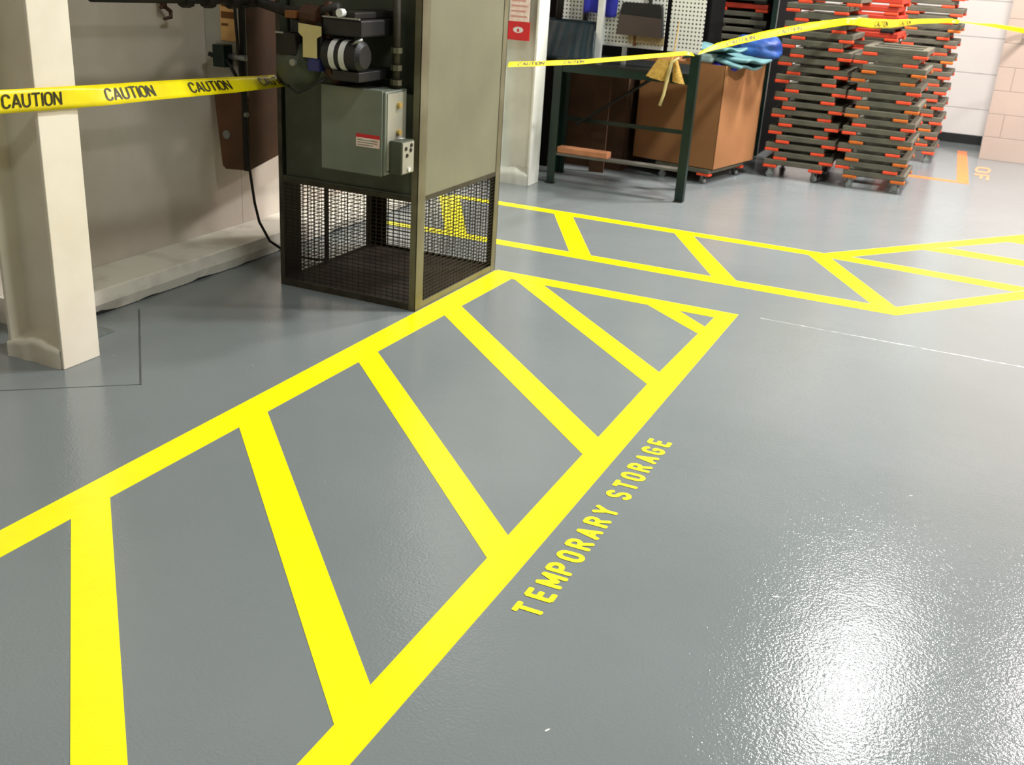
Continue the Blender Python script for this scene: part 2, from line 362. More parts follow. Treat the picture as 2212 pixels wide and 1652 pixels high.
# ------------------------------------------------------------------ floor markings
ZL = .0012
def slab(pts, name, parent, m=m_yel, z=ZL, z0=.0):
    return MB().poly(pts, z0, z).build(name, m, parent)
bay = thing('storage_bay_marking', 'large yellow hatched floor box in front of the wire cage cabinet', 'floor marking', (-1.6, 3, 0))
slab([(-2.262, .3), (-2.162, .3), (-2.117, 4.87), (-2.25, 4.90)], 'border_line', bay)
slab([(-.93, .3), (-.937, 2.27), (-.962, 4.914), (-2.25, 4.914), (-2.117, 4.806), (-1.051, 4.806), (-1.061, 3.80), (-1.04, 2.31), (-1.028, 1.5), (-1.02, .3)], 'border_line', bay, z=ZL+.0003)
for yl0, yl1, yr0, yr1 in ((1.13, 1.29, .09, .24), (1.893, 2.042, .82, .97), (2.635, 2.792, 1.552, 1.699), (3.382, 3.525, 2.311, 2.450), (4.099, 4.266, 3.059, 3.212)):
    k_ = .06; slab([(-2.13-k_, yl0+k_), (-1.035+k_, yr0-k_), (-1.035+k_, yr1-k_), (-2.13-k_, yl1+k_)], 'hatch_stripe', bay, z=ZL-.0003)
slab([(-2.13, 4.84), (-1.0, 3.745), (-1.0, 3.90), (-1.946, 4.815), (-1.99, 4.86), (-2.1, 4.86)], 'hatch_stripe', bay, z=ZL-.0003)
slab([(-1.44, 4.86), (-1.395, 4.815), (-1.0, 4.48), (-1.0, 4.59), (-1.237, 4.815), (-1.28, 4.86)], 'hatch_stripe', bay, z=ZL-.0003)
aisle = thing('aisle_marking', 'yellow hatched walkway lines crossing the floor beyond the storage box', 'floor marking', (-1, 5.9, 0))
slab([(-4+.72, 6.318), (-.751, 6.318), (-.656, 6.427), (-.807, 6.414), (-3.28, 6.412)], 'border_line', aisle)
slab([(-3.24, 5.395), (-.283, 5.38), (-.289, 5.53), (-.403, 5.502), (-3.24, 5.485)], 'border_line', aisle)
slab([(-.283, 5.38), (.9, 6.875), (.9, 7.06), (-.2896, 5.534)], 'border_line', aisle)
slab([(-.807, 6.41), (-.656, 6.427), (-.278, 6.93), (.197, 7.528), (.9, 8.42), (.9, 8.6), (.283, 7.822)], 'border_line', aisle)
for xl0, xl1, xr0, xr1 in ((-3.36, -3.20, -2.86, -2.715), (-2.515, -2.385, -2.064, -1.933), (-1.708, -1.587, -1.236, -1.104), (-.887, -.755, -.403, -.275)):
    slab([(xr0, 5.48), (xr1, 5.48), (xl1, 6.33), (xl0, 6.33)], 'hatch_stripe', aisle, z=ZL-.0003)
slab([(-.76, 6.325), (.25, 6.24), (.33, 6.37), (-.656, 6.43)], 'hatch_stripe', aisle, z=ZL-.0003)
slab([(-.285, 6.917), (.9, 6.865), (.9, 6.99), (-.15, 7.066)], 'hatch_stripe', aisle, z=ZL-.0003)
slab([(.19, 7.522), (.9, 7.48), (.9, 7.62), (.3, 7.66)], 'hatch_stripe', aisle, z=ZL-.0003)
om = thing('orange_marking', 'orange painted corner line on the floor by the beige wall', 'floor marking', (-.25, 10.5, 0))
slab([(-.246, 9.57), (-.150, 9.56), (-.262, 11.5), (-.35, 11.49)], 'border_line', om, m_orange_paint)
slab([(-1.1, 9.57), (-.25, 9.565), (-.25, 9.66), (-1.1, 9.665)], 'border_line', om, m_orange_paint)
ol = thing('orange_lettering', 'faint small orange letters painted on the floor beside the orange corner line', 'lettering', (-.06, 10.2, 0))
for i, ch in enumerate('OF'):
    b = MB(); yy = 10.55 - i*.42
    letter_faces(b.bm, ch, .2, lambda x, y, k: (-.13+y*.11, yy-x*.5, ZL+.0001*k))
    b.build('letter', mat('faded_orange_paint', (206, 150, 108), .4), ol)
# stencilled words
txt = thing('floor_lettering', 'yellow words TEMPORARY STORAGE painted on the floor beside the hatched box', 'lettering', (-.84, 2.7, 0))
CY = [2.146, 2.223, 2.300, 2.368, 2.441, 2.515, 2.588, 2.663, 2.738, 2.858, 2.932, 3.003, 3.078, 3.153, 3.226, 3.300]
for i, (ch, cy) in enumerate(zip('TEMPORARYSTORAGE', CY)):
    b = MB(); wd = S_[ch][0]; H = .066
    sx_ = .068
    letter_faces(b.bm, ch, .25, lambda x, y, k: (-.805-.0008*i*1.2-y*H, cy+(x-wd/2)*sx_, ZL+.0001*k))
    b.build('letter', m_yel2, txt)

# floor joint ridge, saw cuts, plate
def ridge():
    mb = MB(); n = 220; P_ = []
    for i in range(n+1):
        x = -.86+i*1.9/n; a = min(1, (x+.95)/.35)
        P_.append((x, 4.93+.004*noise.noise((x*9, 0, 0)), .0035*a*max(.05, noise.noise((x*34, 1, 0))+.25*min(1, (x+.9)*.9)), .0010+.009*a*max(0, noise.noise((x*30, 7, 0))+.15)))
    prev = None
    for x, y, h, hw in P_:
        r = [mb.bm.verts.new((x, y-hw-.002, 0)), mb.bm.verts.new((x, y, h*.6)), mb.bm.verts.new((x, y+hw+.002, 0))]
        if prev:
            for k in range(2): mb.bm.faces.new((prev[k], prev[k+1], r[k+1], r[k]))
        prev = r
    return mb
m_ridge = mat('chalky_joint', (176, 180, 178), .35, rgb2=(128, 136, 136), nscale=25, lo=.4, hi=.6)
struct(ridge().build('trim_3', m_ridge), 'pale chipped joint running across the grey floor', 'floor joint')
ch = MB()
for cx, cy, a, L_ in ((-.286, 2.53, .3, .012), (-.05, 2.62, .2, .014), (-.62, 1.75, 1.0, .008), (-.02, 3.35, .5, .007), (-.33, 2.60, 1.2, .006)):
    c_, s_ = math.cos(a), math.sin(a)
    pts = [(cx+u*L_*c_-v*L_*s_, cy+u*L_*s_+v*L_*c_) for u, v in ((-1, -.2), (-.3, -.35), (.6, -.15), (1, .1), (.3, .3), (-.6, .25))]
    ch.poly(pts, 0, .0012)
struct(ch.build('trim_5', mat('paint_chip', (232, 232, 226), .3)), 'small white paint chips scattered on the grey floor', 'paint chips')
m_cut = mat('dark_saw_cut', (82, 88, 86), .5)
cut = MB().poly([(-3.4, 2.135), (-2.668, 2.752), (-2.670, 2.757), (-3.4, 2.141)], 0, .0008)
cut.poly([(-2.670, 2.750), (-2.664, 2.754), (-3.266, 3.40), (-3.272, 3.396)], 0, .0008)
struct(cut.build('trim_4', m_cut), 'thin dark saw cut patch outline on the floor by the column', 'saw cut')
pl = thing('floor_plate', 'small grey steel plate on the floor just behind the near column', 'plate', (-3.2, 3.06, 0))
MB().box(-3.30, -3.15, 2.96, 3.13, 0, .006, .001).build('plate', mat('painted_plate', (112, 118, 116), .35, rgb2=(96, 102, 100), nscale=20), pl)
MB().cyl((-3.2, 3.05, .006), (-3.2, 3.05, .012), .014, 8).build('bolt', m_grey, pl)

# ------------------------------------------------------------------ wire-cage cabinet
CX0, CX1, CY0, CY1, ZM = -2.995, -2.262, 4.065, 4.905, .52
cab = thing('heater_cabinet', 'tall olive sheet metal cabinet on a wire mesh cage base', 'cabinet', ((CX0+CX1)/2, (CY0+CY1)/2, 0))
TOP = 2.3
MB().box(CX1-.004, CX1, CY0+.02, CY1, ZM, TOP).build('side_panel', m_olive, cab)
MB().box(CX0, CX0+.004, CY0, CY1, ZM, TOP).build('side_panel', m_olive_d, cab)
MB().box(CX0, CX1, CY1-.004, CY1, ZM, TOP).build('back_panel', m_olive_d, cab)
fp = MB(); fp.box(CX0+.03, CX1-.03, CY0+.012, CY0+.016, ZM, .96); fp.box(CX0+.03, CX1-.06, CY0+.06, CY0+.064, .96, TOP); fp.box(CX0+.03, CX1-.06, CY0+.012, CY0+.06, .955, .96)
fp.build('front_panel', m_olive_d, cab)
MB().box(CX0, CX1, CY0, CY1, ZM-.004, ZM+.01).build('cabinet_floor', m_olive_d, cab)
MB().box(CX0+.01, CX1-.01, CY0+.01, CY1-.01, .012, .02).build('base_plate', m_dirt, cab)
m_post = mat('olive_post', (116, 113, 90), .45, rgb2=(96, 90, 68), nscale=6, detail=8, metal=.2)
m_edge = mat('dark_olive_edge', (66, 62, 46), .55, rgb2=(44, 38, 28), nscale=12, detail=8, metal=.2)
def angle_post(x, y, sx, sy, w, z0, z1, m, wx=None):
    wx = wx or w
    mb = MB(); mb.box(min(x, x+sx*wx), max(x, x+sx*wx), min(y, y+sy*.004), max(y, y+sy*.004), z0, z1); mb.box(min(x, x+sx*.004), max(x, x+sx*.004), min(y, y+sy*w), max(y, y+sy*w), z0, z1)
    return mb.build('corner_post', m, cab)
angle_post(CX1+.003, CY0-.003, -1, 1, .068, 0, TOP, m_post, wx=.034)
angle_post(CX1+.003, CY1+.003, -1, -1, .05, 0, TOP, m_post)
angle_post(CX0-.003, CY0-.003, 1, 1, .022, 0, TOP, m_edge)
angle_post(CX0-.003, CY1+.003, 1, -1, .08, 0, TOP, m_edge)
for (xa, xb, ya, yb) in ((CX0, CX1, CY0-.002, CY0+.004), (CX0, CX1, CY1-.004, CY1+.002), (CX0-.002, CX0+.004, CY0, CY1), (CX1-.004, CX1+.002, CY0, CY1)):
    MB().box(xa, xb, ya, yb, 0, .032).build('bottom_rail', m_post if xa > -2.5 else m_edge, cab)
    MB().box(xa, xb, ya, yb, ZM-.02, ZM+.002).build('top_rail', m_edge, cab)
def mesh_panel(p0, p1, z0, z1, dz, dh, wr=.0021):
    mb = MB(); p0 = V(*p0); p1 = V(*p1); Ln = (p1-p0).length; n = int((z1-z0)/dz)
    for i in range(n+1):
        z = z0+i*(z1-z0)/n; mb.tube([(p0.x, p0.y, z), (p1.x, p1.y, z)], wr, 4)
    k = int(Ln/dh)
    for i in range(1, k):
        p = p0+(p1-p0)*i/k; mb.tube([(p.x, p.y, z0), (p.x, p.y, z1)], wr*.8, 4)
    return mb.build('wire_mesh', m_mesh, cab)
e = .005
mesh_panel((CX0, CY0+e, 0), (CX1, CY0+e, 0), .03, ZM-.015, .0175, .030)
mesh_panel((CX0, CY1-e, 0), (CX1, CY1-e, 0), .03, ZM-.015, .0175, .030)
mesh_panel((CX0+e, CY0, 0), (CX0+e, CY1, 0), .03, ZM-.015, .0175, .030)
mesh_panel((CX1-e, CY0, 0), (CX1-e, CY1, 0), .03, ZM-.015, .0175, .030)
for xx in (-2.72,):
    MB().box(xx-.012, xx+.012, CY1-.012, CY1-.004, 0, ZM).build('mesh_stay', m_iron, cab)
MB().box(CX0+.006, CX0+.010, CY0+.01, CY0+.15, 0, ZM).build('mesh_stay', m_iron, cab)
MB().box(CX0+.004, CX0+.012, 4.42, 4.45, 0, ZM).build('mesh_stay', m_iron, cab)

# electrical enclosure on the cabinet front
eb = thing('electrical_enclosure', 'grey-green electrical enclosure with a red and white warning label on the cabinet front', 'electrical box', (-2.48, 4.0, .64))
MB().box(-2.632, -2.325, 3.885, 4.062, .64, .985, .004).build('body', m_ebox, eb)
MB().box(-2.635, -2.335, 3.876, 3.886, .636, .989, .003).build('door', m_ebox, eb)
MB().box(-2.325, -2.322, 3.90, 4.05, .66, .975).build('side_plate', m_ebox_l, eb)['label'] = 'pale side plate'
lb = MB().box(-2.46, -2.345, 3.8745, 3.876, .752, .79).build('label_plate', m_signw, eb); lb['label'] = 'white text label'
r_ = MB().box(-2.46, -2.345, 3.8745, 3.876, .79, .805).build('label_header', m_red, eb); r_['label'] = 'red header strip of the label'
tl = MB()
for k in range(3): tl.box(-2.453, -2.355-.02*(k == 2), 3.8735, 3.8745, .779-k*.010, .7815-k*.010)
tl.build('label_text', m_ebox, eb)
for zz in (.925, .812):
    b = MB(); b.cyl((-2.322, 3.985, zz), (-2.308, 3.985, zz), .013, 12); b.build('pilot_lamp', m_brass, eb, smooth=False)['label'] = 'brass pilot lamp'
MB().tube([(-2.32, 3.95, .775), (-2.30, 3.96, .79), (-2.30, 4.0, .785), (-2.32, 4.02, .775)], .006, 8).build('cable_clamp', m_grey, eb, smooth=True)
sb = thing('switch_box', 'small grey switch box fixed beside the electrical enclosure', 'switch', (-2.28, 4.0, .64))
MB().box(-2.320, -2.262, 3.915, 4.02, .645, .785, .003).build('body', m_olive_d, sb)
MB().box(-2.262, -2.258, 3.92, 4.015, .65, .78, .001).build('face_plate', m_ebox_l, sb)
for dy, dz in ((3.945, .755), (3.985, .745), (3.955, .725), (3.99, .765)):
    MB().cyl((-2.258, dy, dz), (-2.254, dy, dz), .008, 10).build('screw', m_iron, sb)
MB().cyl((-2.258, 3.97, .665), (-2.252, 3.97, .665), .010, 10).build('knob', m_whitel, sb)
cd = thing('conduit_fitting', 'brownish metal conduit running down into the enclosure top', 'conduit', (-2.355, 4.02, .985))
MB().tube([(-2.355, 4.02, .985), (-2.355, 4.02, 1.45)], .018, 14).build('pipe', m_edge, cd, smooth=True)
for zz in (1.0, 1.06, 1.13): MB().tube([(-2.355, 4.02, zz), (-2.355, 4.02, zz+.022)], .026, 8).build('coupling', m_rust, cd)

# gas train and motor on the cabinet front
ga = thing('gas_burner_assembly', 'dark gas burner assembly with a white-banded black motor on the cabinet front', 'burner', (-2.6, 3.9, 1.0)); mo = ac = gr = bv = ga
mb = MB(); mb.tube([(-2.58, 3.84, 1.118), (-2.57, 3.84, 1.118), (-2.41, 3.84, 1.118), (-2.395, 3.84, 1.118)], [.045, .062, .062, .045], 28); mb.build('motor_shell', m_black, mo, smooth=False)
for xx in (-2.535, -2.486): MB().tube([(xx, 3.84, 1.118), (xx+.026, 3.84, 1.118)], .0635, 28).build('white_band', m_whitel, mo, smooth=False)
MB().box(-2.53, -2.40, 3.80, 4.10, 1.02, 1.06, .004).build('mount', m_black, mo)
MB().tube([(-2.43, 3.80, 1.168), (-2.40, 3.78, 1.18), (-2.385, 3.8, 1.19)], .006, 8).build('wire', m_grey, mo, smooth=True)
MB().box(-2.575, -2.39, 3.80, 4.12, 1.195, 1.262, .008).build('actuator_housing', m_black, ac)
MB().box(-2.57, -2.395, 3.792, 3.80, 1.262, 1.268).build('actuator_lid', m_grey, ac)
MB().cyl((-2.475, 3.80, 1.285), (-2.475, 3.77, 1.285), .016, 14).build('cap', m_whitel, ac)
MB().box(-2.53, -2.42, 3.80, 4.12, 1.262, 1.29, .006).build('actuator_cover', m_iron, ac)
mb = MB(); mb.tube([(-2.73, 3.79, 1.06), (-2.73, 3.81, 1.06), (-2.73, 3.86, 1.06), (-2.73, 3.90, 1.06), (-2.73, 3.94, 1.06)], [.03, .085, .105, .085, .05], 28); mb.build('regulator_bowl', m_olive_d, gr, smooth=True)
MB().box(-2.80, -2.70, 3.79, 3.93, 1.10, 1.185, .006).build('valve_body', m_iron, gr)
MB().cyl((-2.70, 3.78, 1.075), (-2.70, 3.765, 1.075), .014, 12).build('plug', m_grey, gr)
MB().box(-2.795, -2.755, 3.782, 3.788, 1.183, 1.190).build('edge_clip', m_grey, gr)
MB().box(-2.755, -2.69, 3.83, 3.95, 1.185, 1.24, .004).build('black_block', m_black, gr)
MB().box(-2.752, -2.70, 3.79, 3.83, 1.245, 1.275, .004).build('orange_cap', m_brownprint, gr)
tg = thing('paper_tag', 'tan T-shaped tag hanging on the gas valve', 'tag', (-2.62, 3.77, 1.1))
tg2 = MB().prism([(-2.655, 3.778, 1.10), (-2.588, 3.778, 1.10), (-2.588, 3.778, 1.178), (-2.566, 3.778, 1.19), (-2.566, 3.778, 1.225), (-2.676, 3.778, 1.232), (-2.676, 3.778, 1.195), (-2.655, 3.778, 1.178)], (0, .003, 0)); tg2.build('tag_card', m_tan, tg)
MB().box(-2.652, -2.588, 3.80, 3.86, 1.045, 1.098, .006).build('valve_handle', m_blue, bv)
MB().box(-2.66, -2.58, 3.80, 3.95, 1.098, 1.24, .006).build('valve_body', m_iron, bv)
MB().tube([(-2.572, 3.84, 1.32), (-2.572, 3.84, 1.04), (-2.565, 3.90, 1.0), (-2.56, 4.08, 1.0)], .018, 12).build('pipe', m_copper, bv, smooth=True)
MB().tube([(-2.80, 3.9, 1.02), (-2.77, 3.83, .965), (-2.70, 3.80, .95), (-2.63, 3.80, .985), (-2.57, 3.82, 1.02)], .006, 8).build('hose', m_black, bv, smooth=True)
MB().tube([(-2.62, 3.95, 1.17), (-2.62, 4.08, 1.17)], .02, 10).build('inlet', m_iron, bv, smooth=True)
MB().tube([(-2.76, 3.93, 1.14), (-2.76, 4.1, 1.14)], .02, 10).build('inlet', m_iron, gr, smooth=True)
# supply pipe crossing along the top
sp_ = thing('supply_pipe', 'black iron pipe run with fittings crossing the top left to the cabinet', 'pipe', (-3.0, 4.0, 1.28))
MB().tube([(-3.2, 3.2, 1.302), (-3.2, 4.0, 1.282), (-3.18, 4.2, 1.268), (-2.80, 3.86, 1.268)], .022, 12).build('pipe', m_iron, sp_, smooth=True)
for (x, y, z) in ((-3.2, 3.72, 1.262), (-3.2, 3.86, 1.258), (-3.2, 4.02, 1.252), (-3.2, 4.14, 1.25)):
    MB().tube([(x, y-.02, z+.02), (x, y+.03, z+.018)], .03, 8).build('fitting', m_iron, sp_)
MB().tube([(-2.79, 3.86, 1.268), (-2.68, 3.845, 1.266), (-2.52, 3.84, 1.30)], .022, 12).build('inlet_pipe', m_iron, ga, smooth=True)
MB().tube([(-2.68, 3.84, 1.262), (-2.60, 3.83, 1.256)], .045, 12).build('union', m_copper, ga)
MB().tube([(-3.2, 4.2, 1.27), (-3.2, 4.2, 1.6)], .02, 10).build('riser', m_iron, sp_, smooth=True)
MB().tube([(-3.2, 3.2, 1.302), (-3.2, 3.2, 4.98)], .02, 10).build('riser', m_iron, sp_, smooth=True)
vh = thing('hanging_valve', 'rusty brown hooked pipe valve hanging at the top of the left wall', 'valve', (-3.45, 4.0, 1.2))
MB().tube([(-3.58, 3.99, 1.5), (-3.56, 3.99, 1.24), (-3.56, 3.995, 1.22)], .016, 10).build('pipe', m_copper, vh, smooth=True)
MB().tube([(-3.56, 3.97, 1.222), (-3.56, 4.0, 1.225), (-3.555, 4.03, 1.205), (-3.555, 4.03, 1.18), (-3.56, 3.99, 1.172)], [.007, .01, .01, .01, .007], 8).build('hook', m_copper, vh, smooth=True)

# left wall items
bb = thing('wall_chase', 'boxed-in wall chase with brown board side and brown lower front behind the tape', 'wall box', (-3.48, 4.5, .45))
mb = MB()
mb.prism([(-3.598, 4.312, .82), (-3.36, 4.312, .82), (-3.36, 4.312, 2.3), (-3.598, 4.312, 2.3)], (0, .012, 0))
mb.build('front_panel', mat('pale_chase_front', (176, 172, 160), .6, rgb2=(158, 152, 140), nscale=4), bb)['label'] = 'pale painted upper front'
mb = MB(); mb.prism([(-3.36, 4.306, .85), (-3.36, 4.306, .462), (-3.50, 4.306, .452), (-3.520, 4.306, .47), (-3.553, 4.306, .80), (-3.553, 4.306, .85)], (0, .006, 0)); mb.build('lower_board', m_brown, bb)
mb = MB(); mb.prism([(-3.372, 4.322, .462), (-3.372, 4.95, .58), (-3.372, 4.95, 2.3), (-3.372, 4.322, 2.3)], (.012, 0, 0))
mb.build('side_board', m_brown, bb)
MB().box(-3.362, -3.352, 4.72, 4.95, .6, 2.3).build('edge_strip', m_grey, bb)
MB().cyl((-3.485, 4.306, .625), (-3.485, 4.300, .625), .022, 12).build('cover_plate', m_grey, bb)
MB().box(-3.382, -3.356, 4.296, 4.312, .46, 2.3).build('corner_conduit', m_iron, bb)
ct = thing('wall_tag', 'tan orange paper notice with brown print above the green wall switch', 'notice', (-3.45, 4.31, 1.15))
MB().box(-3.500, -3.408, 4.308, 4.312, 1.072, 1.32).build('card', m_orangetag, ct)
tb = MB(); tb.box(-3.493, -3.415, 4.3065, 4.308, 1.175, 1.205); tb.box(-3.493, -3.455, 4.3065, 4.308, 1.14, 1.152); tb.box(-3.49, -3.42, 4.3065, 4.308, 1.228, 1.238)
tb.build('print', m_brownprint, ct)
sw = thing('wall_switch', 'dark green switch on a pale plate with a short conduit, below the tan notice', 'switch', (-3.47, 4.31, 1.0))
MB().box(-3.53, -3.41, 4.302, 4.312, .955, 1.065, .003).build('back_plate', m_ebox_l, sw)
MB().box(-3.497, -3.428, 4.235, 4.302, .955, 1.058, .005).build('body', m_green, sw)
MB().cyl((-3.497, 4.26, 1.0), (-3.53, 4.25, 1.01), .011, 8).build('lever', m_black, sw)
MB().tube([(-3.428, 4.275, 1.005), (-3.33, 4.275, 1.005)], .014, 10).build('conduit', m_grey, sw, smooth=True)
MB().tube([(-3.43, 4.25, .99), (-3.40, 4.25, .96), (-3.375, 4.27, .90)], .008, 8).build('wire', m_iron, sw, smooth=True)
hc = thing('hanging_cable', 'dark cable hanging down the wall to the floor behind the cabinet', 'cable', (-3.3, 4.4, .3))
MB().tube([(-3.40, 4.29, 1.5), (-3.385, 4.275, 1.2), (-3.365, 4.27, .95), (-3.352, 4.28, .75), (-3.345, 4.29, .5), (-3.34, 4.32, .3), (-3.33, 4.34, .2), (-3.29, 4.37, .1), (-3.20, 4.42, .03), (-3.08, 4.48, .012), (-3.02, 4.55, .010)], .007, 8).build('cord', m_iron, hc, smooth=True)
MB().cyl((-3.35, 4.28, .74), (-3.335, 4.28, .74), .012, 8).build('clip', m_grey, hc)

# ------------------------------------------------------------------ caution tape
def ribbon(name, label, path, group='caution tape runs', text=None, m=m_tape, th=.0006):
    """path: (centre, half-width vector) stations"""
    t = thing(name, label, 'tape', path[0][0], group)
    C_ = [V(*p[0]) for p in path]; Wd = [V(*p[1]) for p in path]
    cum = [0]
    for a, b in zip(C_, C_[1:]): cum.append(cum[-1]+(b-a).length)
    def at(s, v, off=0):
        s = max(0, min(cum[-1], s)); i = 0
        while i < len(cum)-2 and cum[i+1] < s: i += 1
        f = (s-cum[i])/max(1e-9, cum[i+1]-cum[i]); c = C_[i].lerp(C_[i+1], f); w_ = Wd[i].lerp(Wd[i+1], f)
        nrm = (C_[i+1]-C_[i]).cross(w_).normalized()
        return c+w_*v+nrm*off
    n = max(24, int(cum[-1]/.03)); mb = MB()
    wob = lambda s, v: .0015*noise.noise((s*5, v, 0))
    mb.grid(lambda u, v: at(u*cum[-1], v*2-1, wob(u*cum[-1], v)), n, 4)
    o = mb.build('tape_band', m, t, smooth=True)
    sol = o.modifiers.new('th', 'SOLIDIFY'); sol.thickness = th
    for (s0, s1, side, word) in (text or []):
        b = MB(); tot = sum(S_[c][0]+.2 for c in word)-.2; x = 0; sc = (s1-s0)/tot
        for ch in word:
            def pl_(a, y, k, x=x): return at(s0+(x+a)*sc, (y-.5)*1.08*1.0, side*(.0032+.00008*k))
            letter_faces(b.bm, ch, .15, pl_); x += S_[ch][0]+.2
        b.build('lettering', m_ink, t)['label'] = 'dark printed word CAUTION'
    return t
# near run, from off-frame left past the column to the cabinet's left side; s starts at y = 1.6
ST = []
for y, zt, hw in ((1.6, 1.062, .038), (2.3, 1.045, .038), (2.85, 1.024, .038), (3.01, 1.016, .0355), (3.25, 1.008, .0325), (3.46, 1.0, .031), (3.71, .990, .0285), (3.92, .980, .0245), (4.075, .973, .022)):
    tilt = math.sqrt(max(0, .038**2-hw**2)); ST.append(((-2.978 - .012*(y > 4), y, zt-hw), (-tilt, 0, hw)))
ribbon('caution_tape', 'wide yellow CAUTION tape crossing the near column to the cabinet', ST,
       text=[(2.556-1.6, 2.800-1.6, 1, 'CAUTION'), (3.010-1.6, 3.254-1.6, 1, 'CAUTION'), (3.463-1.6, 3.708-1.6, 1, 'CAUTION'), (3.915-1.6, 4.15-1.6, 1, 'CAUTION')])
SEG2 = [((-2.258, 4.93, 1.037), (-.01, .03, .010)), ((-2.20, 5.7, 1.008), (-.01, .03, .010)), ((-2.10, 6.5, 1.0), (-.01, .03, .010)), ((-2.0, 7.15, .998), (-.005, .012, .012)), ((-1.955, 7.2, .992), (-.01, .0, .010))]
ribbon('caution_tape', 'thin twisted yellow tape from the cabinet to the bench leg', SEG2, text=[(.1, .38, 1, 'CAUTION'), (.62, .86, 1, 'CAUTION')])
SEG3 = [((-1.925, 7.22, 1.0), (0, .02, .008)), ((-1.85, 7.4, 1.045), (-.01, .02, .018)), ((-1.65, 7.85, 1.115), (-.01, .02, .022)), ((-1.4, 8.3, 1.18), (-.01, .02, .026)), ((-1.2, 8.632, 1.22), (0, .01, .025)), ((-1.13, 8.66, 1.222), (0, .005, .026))]
ribbon('caution_tape', 'yellow tape rising from the bench leg to the front dolly stack', SEG3, text=[(.3, .6, 1, 'CAUTION'), (.85, 1.1, 1, 'CAUTION')])
SEG4 = [((-1.13, 8.66, 1.222), (0, .005, .030)), ((-1.05, 8.85, 1.21), (0, .005, .034)), ((-.95, 9.2, 1.205), (0, .005, .032)), ((-.80, 9.8, 1.218), (0, .01, .02)), ((-.60, 10.32, 1.226), (0, .005, .018)), ((-.52, 10.37, 1.222), (.0, .01, .014))]
ribbon('caution_tape', 'wrinkled wide yellow tape between the front and rear dolly stacks', SEG4, text=[(.25, .5, 1, 'CAUTION'), (.75, 1.0, 1, 'CAUTION')])
SEG5 = [((-.52, 10.37, 1.222), (0, .02, .004)), ((-.40, 10.55, 1.212), (0, .02, .005)), ((-.25, 10.8, 1.20), (0, .01, .014)), ((.03, 11.05, 1.165), (0, .005, .022)), ((.4, 11.09, 1.11), (0, .002, .026))]
ribbon('caution_tape', 'narrow twisted yellow tape from the rear dolly stack to the beige wall', SEG5, text=[(.3, .5, -1, 'CAUTION'), (.6, .85, -1, 'CAUTION')])

# ------------------------------------------------------------------ sign on the far column
sg = thing('fire_sign', 'red and white fire equipment sign on the far white column', 'sign', (-3.14, 6.99, 1.0))
MB().box(-3.225, -3.055, 6.988, 6.996, .990, 1.112, .002).build('red_panel', m_red, sg)
MB().box(-3.21, -3.065, 6.988, 6.996, 1.112, 1.40, .002).build('white_panel', m_signw, sg)
mb = MB(); n = 20
ov = [(-3.14+.038*math.cos(2*math.pi*k/n), 6.987, 1.058+.020*math.sin(2*math.pi*k/n)) for k in range(n)]
mb.prism(ov, (0, .001, 0)); mb.build('emblem', m_whitel, sg)
MB().prism([(-3.15, 6.9865, 1.045), (-3.13, 6.9865, 1.045), (-3.134, 6.9865, 1.066), (-3.146, 6.9865, 1.066)], (0, .0005, 0)).build('emblem_detail', m_red, sg)
mb = MB()
for k in range(4): mb.box(-3.20, -3.08-.012*(k % 2), 6.9865, 6.988, 1.14+k*.034, 1.15+k*.034)
mb.build('print', mat('faint_pink_print', (206, 150, 140), .6), sg)

# ------------------------------------------------------------------ work bench
bn = thing('work_bench', 'dark green steel bench with a lower shelf beside the far column', 'bench', (-2.43, 7.45, 0))
for (lx, ly) in ((-2.92, 7.225), (-1.945, 7.225), (-3.02, 7.66), (-2.06, 7.66)):
    g = MB(); z1 = .99 if (ly < 7.4 and lx > -2.4) else .845
    g.box(lx-.030, lx+.030, ly-.003, ly+.003, 0, z1); g.box(lx+(.024 if lx > -2.4 else -.030), lx+(.030 if lx > -2.4 else -.024), ly, ly+(.045 if ly < 7.4 else -.045), 0, z1)
    lg = g.build('leg', m_green, bn)
    MB().box(lx-.03, lx+.03, ly-.03, ly+.03, 0, .006).build('foot', m_iron, lg)
MB().prism([(-2.95, 7.225, .845), (-1.975, 7.225, .845), (-2.09, 7.94, .845), (-3.10, 7.94, .845)], (0, 0, .017)).build('bench_top', m_benchtop, bn)
MB().box(-2.92, -1.95, 7.228, 7.24, .79, .845).build('apron', m_green, bn)
MB().box(-3.02, -2.06, 7.65, 7.66, .79, .845).build('apron', m_green, bn)
for lx, l2 in ((-2.92, -3.02), (-1.97, -2.06)): MB().prism([(lx-.005, 7.24, .79), (lx+.005, 7.24, .79), (l2+.005, 7.65, .79), (l2-.005, 7.65, .79)], (0, 0, .055)).build('apron', m_green, bn)
MB().box(-2.90, -1.96, 7.229, 7.32, .205, .222, .002).build('lower_shelf', m_shelf, bn)
MB().box(-3.0, -2.06, 7.64, 7.65, .40, .43).build('back_rail', m_green, bn)
MB().tube([(-2.90, 7.62, .38), (-2.30, 7.62, .80)], .012, 6).build('brace', m_iron, bn)
MB().box(-2.89, -2.50, 7.232, 7.32, .222, .268, .008).build('wood_block', m_wood, None)
wb = D.objects['wood_block']; tag(wb, 'pinkish wooden block lying on the lower bench shelf', 'block')
